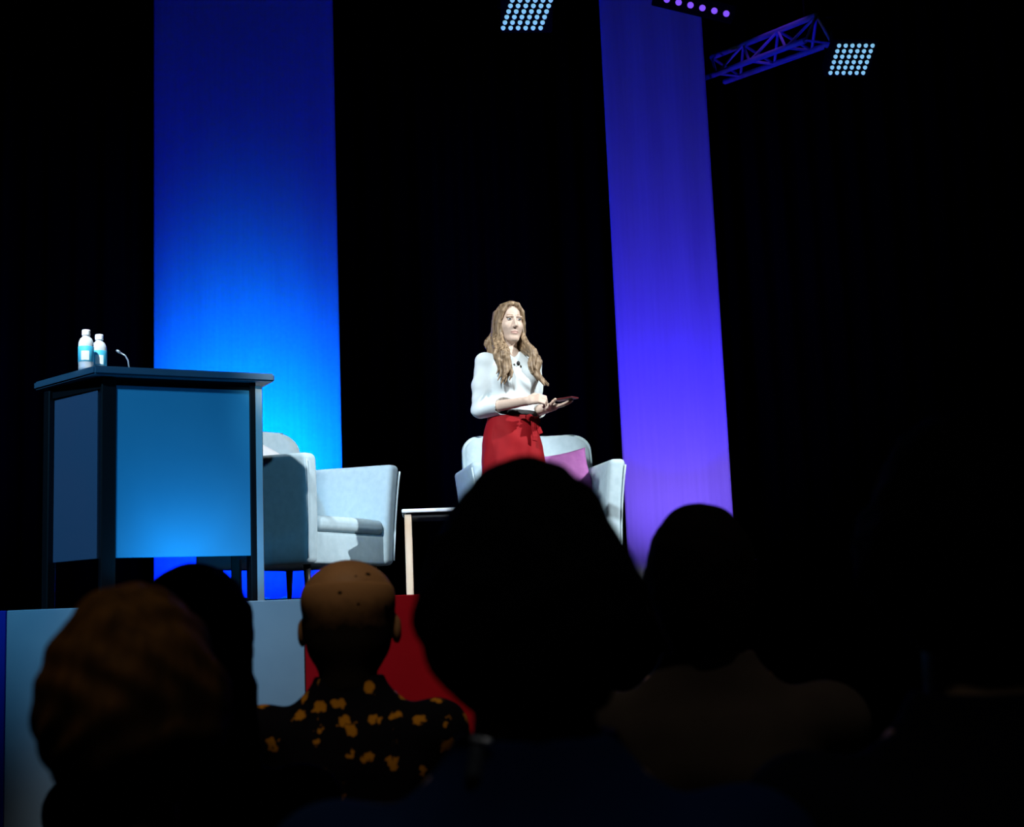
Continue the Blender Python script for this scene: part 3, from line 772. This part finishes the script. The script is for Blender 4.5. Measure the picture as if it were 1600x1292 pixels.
    def ribbon(pts, half, th=0.0035):
        for (p_, q_) in zip(pts, pts[1:]):
            d = Vector(q_)-Vector(p_); sdv = d.cross(Vector((0, -1, 0))).normalized()
            for o_ in np.linspace(-1, 1, 7):
                w_ = Vector((0, -0.0022*math.cos(o_*5), 0))+sdv*half*o_
                f.cap(tuple(Vector(p_)+w_), tuple(Vector(q_)+w_), th, th, 0.004)
    f.ell((0.072, -0.122, 1.010), (0.014, 0.012, 0.016), 0.006)
    ribbon([(0.070, -0.126, 1.010), (0.045, -0.134, 1.026), (0.022, -0.130, 1.018), (0.040, -0.126, 1.004), (0.070, -0.122, 1.006)], 0.008)
    ribbon([(0.075, -0.122, 1.010), (0.100, -0.122, 1.016), (0.118, -0.112, 1.000), (0.098, -0.116, 0.992), (0.075, -0.120, 1.004)], 0.008)
    ribbon([(0.070, -0.126, 1.004), (0.064, -0.138, 0.960), (0.068, -0.143, 0.905), (0.064, -0.144, 0.880)], 0.013)
    ribbon([(0.076, -0.122, 1.004), (0.098, -0.130, 0.960), (0.112, -0.131, 0.925)], 0.012)
    link('sash', f.mesh('sash'), M_trous, tr)
    f = Field((-0.2, -0.17, 1.0), (0.2, 0.17, 1.09), 0.005)
    f.loft([(1.036, 0.155, 0.113, 0, 0.007), (1.066, 0.154, 0.112, 0, 0.006)], 0.004)
    link('waist_band', f.mesh('waist_band'), M_matteblack, t)  # black band around the waist, between blouse and trousers
    # --- shoes
    for s in (-1, 1):
        f = Field((s*0.09-0.08, -0.22, -0.01), (s*0.09+0.08, 0.12, 0.10), 0.005)
        f.cap((s*0.085, 0.035, 0.035), (s*0.085, 0.0, 0.032), 0.036, 0.034, 0.02)
        f.cap((s*0.088, -0.02, 0.03), (s*0.096, -0.145, 0.022), 0.034, 0.022, 0.02)
        f.loft([(0.0, 0.033, 0.11, s*0.09, -0.05), (0.012, 0.035, 0.115, s*0.09, -0.05)], 0.005)
        link('shoe', f.mesh('shoe'), M_matteblack, t)
    # --- hair
    f = Field((-0.20, -0.22, 1.20), (0.20, 0.20, 1.76), 0.0034)
    f.ell((0, 0.016, zc+0.018), (0.082, 0.100, 0.107), 0.01)
    f.loft([(1.36, 0.105, 0.05, 0, 0.075), (1.45, 0.105, 0.055, 0, 0.065), (1.55, 0.092, 0.07, 0, 0.05), (1.62, 0.082, 0.085, 0, 0.035)], 0.03)
    rnd = random.Random(3)
    # side panels running from the parting down beside the face to the chest
    for s in (-1, 1):
        for i in range(17):
            q = i/16
            fi = math.radians(-40+125*q); x0 = s*0.070*math.cos(fi); y0 = 0.016+0.088*math.sin(fi)
            ph = rnd.uniform(-0.4, 0.4)+0.5*q; amp = rnd.uniform(0.013, 0.020)
            front = i < 13
            end = (1.19 if s < 0 else 1.185)+(0.09*rnd.random() if front else 0.22)
            g_ = ((i*5) % 13)/12
            if front:
                fx = -(0.088+0.052*g_) if s < 0 else 0.060+0.062*g_
                fy = -0.150+0.030*((i*2) % 4)/3 - 0.012*(1-abs(2*g_-1)) + (0.035*g_ if s < 0 else 0.015*g_)
            else: fx = s*0.105; fy = 0.09
            pts, rs = [], []
            N = 18
            for j in range(N):
                u_ = j/(N-1); z = 1.665+(end-1.665)*u_
                e_ = max(0, min(1, (u_-0.30)/0.42)); e2 = e_*e_*(3-2*e_)
                wv_ = max(0, (u_-0.40)/0.60)
                x = x0+(s*0.020*min(1, u_*2.2))+(fx-x0-s*0.020)*e2
                y = y0+0.012*u_+(fy-y0-0.012)*e2
                x += amp*wv_*math.sin(2*PI*u_*2.6+ph)*(-s); y += 0.5*amp*wv_*math.cos(2*PI*u_*2.6+ph)
                if u_ > 0.85 and s > 0: x += 0.05*(u_-0.85)/0.15*g_
                pts.append((x, y, z)); rs.append(0.0125*(0.75+0.45*math.sin(PI*min(1, 0.25+u_*0.7))) * (1 if u_ < 0.88 else (1-u_)/0.12*0.7+0.3))
            f.chain(pts, rs, 0.004)
    # swept front locks from the parting
    for s in (-1, 1):
        for i in range(6):
            q = i/5
            pts = [(0.010, -0.055+0.05*q, zc+0.105+0.012*q), (s*(0.030+0.004*i), -0.078+0.06*q, zc+0.092), (s*0.062, -0.066+0.06*q, zc+0.052), (s*0.077, -0.045+0.06*q, zc-0.01), (s*0.084, -0.030+0.05*q, zc-0.07)]
            f.chain(pts, [0.012, 0.013, 0.013, 0.012, 0.011], 0.006)
    # keep the face and neck free
    f.ell((0, -0.085, zc-0.018), (0.066, 0.062, 0.100), 0.008, 'sub')
    f.ell((0, -0.10, zc-0.16), (0.050, 0.10, 0.10), 0.01, 'sub')
    hr = link('hair', twist(f.mesh('hair')), M_hair, t)
    er = obj('earring', bm_tube([(0.006*math.cos(a), 0, 0.009*math.sin(a)) for a in np.linspace(0, 2*PI, 13)], 0.0018, 6), M_gold, t, True)
    er.location = twp((-0.080, -0.006, zc-0.058))
    # --- device in the hands
    def W_(p): return Matrix.Rotation(yaw, 4, 'Z') @ Vector(p) + base
    ph = thing('handheld_device', 'thin dark red device lying on the speaker\'s outstretched hand', 'device', W_((0.185, -0.285, 1.095)), yaw+math.radians(23))
    M_dev = mat('device_case', (0.10, 0.006, 0.012), 0.4, bump=0.01)
    obj('case', bm_box((-0.034, -0.085, 0.004), (0.034, 0.055, 0.013), 0.003, 2), M_dev, ph)
    obj('screen', bm_box((-0.030, -0.080, 0.0125), (0.030, 0.050, 0.0140)), mat('device_glass', (0.01, 0.01, 0.012), 0.15, bump=0.005), ph)
make_speaker()

# ================================================================== AUDIENCE
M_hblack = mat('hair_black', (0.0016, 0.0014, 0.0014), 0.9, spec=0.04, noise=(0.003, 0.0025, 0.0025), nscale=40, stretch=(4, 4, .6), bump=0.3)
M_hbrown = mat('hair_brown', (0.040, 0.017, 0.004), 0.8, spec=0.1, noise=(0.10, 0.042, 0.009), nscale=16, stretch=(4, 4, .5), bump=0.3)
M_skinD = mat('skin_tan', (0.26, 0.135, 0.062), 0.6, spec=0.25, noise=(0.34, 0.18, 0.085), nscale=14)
M_stub = mat('hair_stubble', (0.012, 0.008, 0.006), 0.9, spec=0.05, noise=(0.02, 0.014, 0.01), nscale=90, bump=0.3)
def stubble():
    M = bpy.data.materials.new('cropped_hair'); M.use_nodes = True; nt = M.node_tree; b = nt.nodes['Principled BSDF']
    b.inputs['Roughness'].default_value = 0.8; b.inputs['Specular IOR Level'].default_value = 0.1
    tc = nt.nodes.new('ShaderNodeTexCoord'); sp_ = nt.nodes.new('ShaderNodeSeparateXYZ'); nz = nt.nodes.new('ShaderNodeTexNoise'); nz.inputs['Scale'].default_value = 45
    mr = nt.nodes.new('ShaderNodeMapRange'); mr.name = 'fade'
    ad = nt.nodes.new('ShaderNodeMath'); ad.operation = 'MULTIPLY_ADD'; ad.inputs[1].default_value = 0.03
    r = nt.nodes.new('ShaderNodeValToRGB'); r.color_ramp.elements[0].color = (0.010, 0.007, 0.005, 1); r.color_ramp.elements[1].color = (0.30, 0.158, 0.074, 1)
    nt.links.new(tc.outputs['Object'], sp_.inputs[0]); nt.links.new(tc.outputs['Object'], nz.inputs['Vector'])
    nt.links.new(nz.outputs['Fac'], ad.inputs[0]); nt.links.new(sp_.outputs['Z'], ad.inputs[2]); nt.links.new(ad.outputs[0], mr.inputs['Value'])
    mr.inputs['From Min'].default_value = 1.195; mr.inputs['From Max'].default_value = 1.262
    nt.links.new(mr.outputs[0], r.inputs[0]); nt.links.new(r.outputs[0], b.inputs['Base Color'])
    return M
M_crop = stubble()
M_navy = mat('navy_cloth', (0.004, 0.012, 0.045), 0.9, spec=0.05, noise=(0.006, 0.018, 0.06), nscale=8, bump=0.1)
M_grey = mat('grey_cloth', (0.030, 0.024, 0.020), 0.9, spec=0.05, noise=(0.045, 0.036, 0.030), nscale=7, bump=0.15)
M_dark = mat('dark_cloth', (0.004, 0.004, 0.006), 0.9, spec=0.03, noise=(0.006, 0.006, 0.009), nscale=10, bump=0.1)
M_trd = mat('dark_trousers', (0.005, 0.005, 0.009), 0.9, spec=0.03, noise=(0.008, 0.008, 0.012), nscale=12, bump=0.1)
M_shoe = mat('shoe_leather', (0.01, 0.008, 0.007), 0.5, bump=0.03)
def floral():
    M = bpy.data.materials.new('floral_cloth'); M.use_nodes = True; nt = M.node_tree; b = nt.nodes['Principled BSDF']
    b.inputs['Roughness'].default_value = 0.9; b.inputs['Specular IOR Level'].default_value = 0.05
    tc = nt.nodes.new('ShaderNodeTexCoord'); nz = nt.nodes.new('ShaderNodeTexNoise'); nz.inputs['Scale'].default_value = 70; nz.inputs['Detail'].default_value = 1
    mx = nt.nodes.new('ShaderNodeMix'); mx.data_type = 'VECTOR'; mx.inputs['Factor'].default_value = 0.030
    vo = nt.nodes.new('ShaderNodeTexVoronoi'); vo.inputs['Scale'].default_value = 20; vo.inputs['Randomness'].default_value = 0.75
    r = nt.nodes.new('ShaderNodeValToRGB'); r.color_ramp.elements[0].position = 0.23; r.color_ramp.elements[1].position = 0.28
    r.color_ramp.elements[0].color = (0.40, 0.17, 0.012, 1); r.color_ramp.elements[1].color = (0.003, 0.003, 0.006, 1)
    nt.links.new(tc.outputs['Object'], nz.inputs['Vector'])
    nt.links.new(tc.outputs['Object'], mx.inputs['A']); nt.links.new(nz.outputs['Color'], mx.inputs['B'])
    nt.links.new(mx.outputs['Result'], vo.inputs['Vector']); nt.links.new(vo.outputs['Distance'], r.inputs[0]); nt.links.new(r.outputs[0], b.inputs['Base Color'])
    return M
M_floral = floral()

def audience(px, top_y, Y, label, hair, hair_m, skin_m, shirt_m, hs=1.0, wx=1.0, seed=1, drop=0.0):
    """a seated person facing the stage (+y); head top on picture row top_y at column px"""
    topz = P(px, top_y, Y).z; base = Vector((P(px, top_y+80, Y).x, Y, AF))
    S = (topz-AF)/(1.225-drop+(0.02+0.100*hs if hair == 'bald' else 0.022+0.106*hs))
    t = thing('person', label, 'person', base, 0, 'seated audience')
    zc = 1.225-drop; h = 0.0075
    def sc_(f, name):
        me = f.mesh(name)
        co = np.empty(len(me.vertices)*3, np.float32); me.vertices.foreach_get('co', co)
        me.vertices.foreach_set('co', co*S); me.update(); return me
    # body
    f = Field((-0.30, -0.22, 0.0), (0.30, 0.68, 1.40), h)
    a = hs
    f.ell((0, -0.012, zc+0.02), (0.074*a*wx, 0.096*a, 0.100*a), 0.02)
    if hair == 'bald': f.ell((0, -0.020, zc+0.048), (0.077*a*wx, 0.088*a, 0.074*a), 0.01)
    f.ell((0, 0.035, zc-0.045), (0.060*a*wx, 0.062*a, 0.078*a), 0.03)
    f.cap((0, 0.095*a, zc+0.0), (0, 0.118*a, zc-0.035), 0.008, 0.013, 0.012)
    f.ell((0, 0.060, zc-0.115), (0.026, 0.026, 0.020), 0.025)
    for s in (-1, 1):
        f.ell((s*0.078*a*wx, -0.005, zc-0.020), (0.011, 0.020, 0.033), 0.006)
    f.cap((0, -0.025, zc-0.06), (0, -0.035, 1.02), 0.056, 0.060, 0.03)
    f.loft([(0.42, 0.165, 0.11, 0, -0.01), (0.55, 0.160, 0.115, 0, -0.01), (0.72, 0.150, 0.100, 0, -0.025), (0.88, 0.175, 0.105, 0, -0.035), (0.97, 0.180, 0.085, 0, -0.035), (1.03, 0.09, 0.06, 0, -0.03)], 0.04)
    for s in (-1, 1):
        f.chain([(s*0.185, -0.03, 0.95), (s*0.205, 0.02, 0.68), (s*0.13, 0.235, 0.60)], [0.055, 0.044, 0.028], 0.03)
        hand(f, (s*0.13, 0.235, 0.60), (-s*0.25, 0.9, -0.10), (0, -0.1, -1), (0.15, 0.25, 0.25), -s)
        f.chain([(s*0.09, 0.02, 0.50), (s*0.11, 0.42, 0.50), (s*0.11, 0.44, 0.10)], [0.085, 0.060, 0.042], 0.03)
        f.cap((s*0.11, 0.42, 0.045), (s*0.12, 0.58, 0.035), 0.038, 0.028, 0.02)
    link('body', sc_(f, 'body'), skin_m, t)
    # shirt
    f = Field((-0.32, -0.24, 0.44), (0.32, 0.26, 1.12), h)
    f.loft([(0.46, 0.185, 0.130, 0, -0.01), (0.58, 0.178, 0.128, 0, -0.012), (0.74, 0.172, 0.118, 0, -0.025), (0.88, 0.192, 0.120, 0, -0.035), (0.955, 0.188, 0.100, 0, -0.035), (1.00, 0.130, 0.080, 0, -0.032), (1.045, 0.080, 0.072, 0, -0.03), (1.065, 0.075, 0.070, 0, -0.028)], 0.03)
    for s in (-1, 1):
        f.ell((s*0.185, -0.03, 0.945), (0.068, 0.068, 0.060), 0.04)
        f.chain([(s*0.190, -0.03, 0.94), (s*0.208, 0.02, 0.68), (s*0.150, 0.19, 0.615)], [0.066, 0.056, 0.042], 0.02)
    f.cap((0, -0.028, 1.05), (0, -0.020, 1.14), 0.062, 0.064, 0.006, 'sub')
    r_ = random.Random(seed); p1_, p2_ = r_.uniform(0, 6), r_.uniform(0, 6)
    f.disp(lambda X, Y_, Z: 0.004*np.sin(26*(Z+0.5*X)+3*np.sin(13*X+p1_)+p2_)*np.clip((1.0-Z)/0.2, 0, 1))
    sh = link('shirt', sc_(f, 'shirt'), shirt_m, t)
    f = Field((-0.24, -0.18, 0.05), (0.24, 0.58, 0.66), 0.009)
    for s in (-1, 1):
        f.chain([(s*0.095, -0.01, 0.515), (s*0.115, 0.42, 0.515), (s*0.115, 0.44, 0.12)], [0.098, 0.076, 0.062], 0.03)
    f.ell((0, -0.01, 0.53), (0.19, 0.13, 0.09), 0.03)
    link('trousers', sc_(f, 'trousers'), M_trd, t)
    for s in (-1, 1):
        f = Field((s*0.115-0.08, 0.34, -0.01), (s*0.115+0.08, 0.66, 0.14), 0.008)
        f.cap((s*0.115, 0.41, 0.06), (s*0.115, 0.43, 0.045), 0.045, 0.045, 0.02)
        f.cap((s*0.115, 0.44, 0.042), (s*0.122, 0.58, 0.034), 0.042, 0.032, 0.02)
        link('shoe', sc_(f, 'shoe'), M_shoe, t)
    # hair
    if hair == 'bald':
        f = Field((-0.15, -0.16, zc-0.16), (0.15, 0.14, zc+0.16), 0.006)
        f.ell((0, -0.012, zc+0.02), (0.0752*a*wx, 0.0972*a, 0.1012*a), 0.02); f.ell((0, -0.020, zc+0.048), (0.0782*a*wx, 0.0892*a, 0.0752*a), 0.01)
        f.ell((0, -0.030, zc-0.05), (0.066*a*wx, 0.072*a, 0.06*a), 0.03)
        f.ell((0, 0.005, zc+0.150*a), (0.17, 0.17, 0.098*a), 0.004, 'sub'); f.cap((0, -0.05, zc-0.05), (0, -0.045, zc-0.13), 0.062, 0.062, 0.02)
        f.ell((0, 0.11, zc-0.03), (0.12, 0.11, 0.20), 0.004, 'sub')
    else:
        f = Field((-0.22, -0.24, 0.85 if hair == 'long' else zc-0.22), (0.22, 0.16, zc+0.20), 0.0065)
        f.ell((0, -0.018, zc+0.022), (0.086*a*wx, 0.110*a, 0.106*a), 0.01)
        if hair == 'short':
            f.ell((0, -0.045, zc-0.045), (0.076*a, 0.075*a, 0.075*a), 0.03); f.cap((0, -0.045, zc-0.06), (0, -0.048, zc-0.13), 0.06, 0.058, 0.02)
            for s in (-1, 1): f.cap((s*0.078*a, 0.02, zc+0.02), (s*0.074*a, 0.016, zc-0.03), 0.012, 0.008, 0.01)
        elif hair == 'full':
            f.ell((0, -0.035, zc-0.030), (0.094*a*wx, 0.098*a, 0.105*a), 0.04)
            for s in (-1, 1): f.ell((s*0.080*a, -0.005, zc-0.020), (0.030, 0.055, 0.050), 0.03)
        else:
            f.loft([(0.92, 0.115, 0.045, 0, -0.115), (1.02, 0.118, 0.055, 0, -0.100), (1.12, 0.108, 0.075, 0, -0.065), (1.22, 0.094, 0.095, 0, -0.035), (1.27, 0.086, 0.1, 0, -0.02)], 0.03)
            for i in range(15):
                th = -PI*(0.02+0.96*i/14); cx, sy = math.cos(th), math.sin(th)
                pts = [(0.080*cx, -0.03+0.08*sy, zc+0.05), (0.098*cx, -0.045+0.085*sy, zc-0.08), (0.115*cx, -0.08+0.065*sy, 1.03), (0.112*cx, -0.10+0.055*sy, 0.93+0.02*math.sin(i*2.4))]
                f.chain(pts, [0.016, 0.018, 0.016, 0.010], 0.012)
        p3_ = r_.uniform(0, 6)
        amp = 0.0045 if hair == 'full' else 0.002
        f.disp(lambda X, Y_, Z: amp*np.sin(75*X+p3_+2*np.sin(40*Z))*np.sin(68*Z+60*Y_))
        f.ell((0, 0.120, zc-0.045), (0.095, 0.075, 0.105), 0.01, 'sub')
    hr = link('hair', sc_(f, 'hair'), hair_m, t)
    # head turn about the neck is left small; the chair carries the person
    seat_z = 0.425*S-0.012
    c_ = thing('conference_chair', 'dark audience chair under the '+label, 'chair', base, 0, 'audience chairs')
    obj('seat', bm_box((-0.20, -0.20, seat_z-0.06), (0.20, 0.26, seat_z), 0.02, 3), M_dark, c_, True)
    bk = obj('backrest', bm_box((-0.19, -0.275*max(S, 1)-0.02, seat_z+0.12), (0.19, -0.235*max(S, 1)-0.02, seat_z+0.42), 0.018, 3), M_dark, c_, True)
    for sx in (-1, 1):
        obj('leg', bm_tube([(sx*0.18, 0.22, 0), (sx*0.17, 0.20, seat_z-0.05)], 0.011, 8), M_metal_dark, c_)
        obj('leg', bm_tube([(sx*0.18, -0.26, 0), (sx*0.17, -0.18, seat_z-0.05)], 0.011, 8), M_metal_dark, c_)
        obj('back_strut', bm_tube([(sx*0.15, -0.17, seat_z-0.03), (sx*0.15, -0.258*max(S, 1)-0.02, seat_z+0.02), (sx*0.15, -0.258*max(S, 1)-0.02, seat_z+0.30)], 0.010, 8), M_metal_dark, c_)
    return t, sh, S

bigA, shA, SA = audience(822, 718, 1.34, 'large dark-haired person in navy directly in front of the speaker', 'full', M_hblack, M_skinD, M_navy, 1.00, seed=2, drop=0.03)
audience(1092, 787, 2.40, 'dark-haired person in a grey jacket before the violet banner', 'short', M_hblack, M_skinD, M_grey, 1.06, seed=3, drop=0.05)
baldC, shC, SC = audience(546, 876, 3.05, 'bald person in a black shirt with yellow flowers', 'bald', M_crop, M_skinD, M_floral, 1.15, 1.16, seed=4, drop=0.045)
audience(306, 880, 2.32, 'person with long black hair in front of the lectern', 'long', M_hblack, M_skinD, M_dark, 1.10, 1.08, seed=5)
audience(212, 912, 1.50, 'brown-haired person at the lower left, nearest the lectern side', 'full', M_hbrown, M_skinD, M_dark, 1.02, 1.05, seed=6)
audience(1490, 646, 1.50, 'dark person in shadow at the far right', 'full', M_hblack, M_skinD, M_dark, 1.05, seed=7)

# details found by looking along the camera's view: strap with buckle on the navy shoulder, dark spots on the bald scalp
from mathutils.bvhtree import BVHTree
def hit(o, px, py):
    root = o.parent; off = root.location
    me = o.data
    bv = BVHTree.FromPolygons([v.co+off for v in me.vertices], [tuple(p.vertices) for p in me.polygons])
    d = (P(px, py, 1.0)-CAM).normalized()
    p, n, _, _ = bv.ray_cast(CAM, d)
    return (p-off, n) if p is not None else (None, None)
M_buckle = mat('buckle_metal', (0.75, 0.68, 0.62), 0.35, 0.4, bump=0.01)
M_strap = mat('strap_webbing', (0.02, 0.022, 0.026), 0.8, bump=0.1)
hairC = [c_ for c_ in baldC.children if c_.name.startswith('hair')][0]
bodyC = [c_ for c_ in baldC.children if c_.name.startswith('body')][0]
pts = [hit(shA, 752-0.30*k*7, 1150+k*12)[0] for k in range(7)]
pts = [p for p in pts if p is not None]
if len(pts) >= 3:
    st = obj('strap', bm_tube([p+Vector((0, -0.001, 0.001)) for p in pts], 0.008, 8), M_strap, bigA, True)
    a_, b_ = hit(shA, 738, 1163)[0], hit(shA, 767, 1168)[0]
    if a_ is not None and b_ is not None:
        up_ = Vector((0, -0.008, 0.006))
        obj('buckle', bm_tube([a_+up_, (a_+b_)/2+up_, b_+up_], 0.0024, 8), M_buckle, st, True)
for px, py, r in ((575, 897, 0.0065), (531, 926, 0.005), (603, 947, 0.005), (560, 944, 0.0035), (556, 900, 0.003)):
    p, n = hit(bodyC, px, py)
    p2, n2 = hit(hairC, px, py)
    if p is None: continue
    if p2 is not None and p2.y < p.y: p, n = p2, n2
    b = bmesh.new(); bmesh.ops.create_uvsphere(b, u_segments=10, v_segments=6, radius=r)
    q = n.to_track_quat('Z', 'Y').to_matrix()
    for v in b.verts: v.co = q @ Vector((v.co.x, v.co.y*0.75, v.co.z*0.22))
    o = obj('mole', b, M_stub, baldC, True); o.location = p
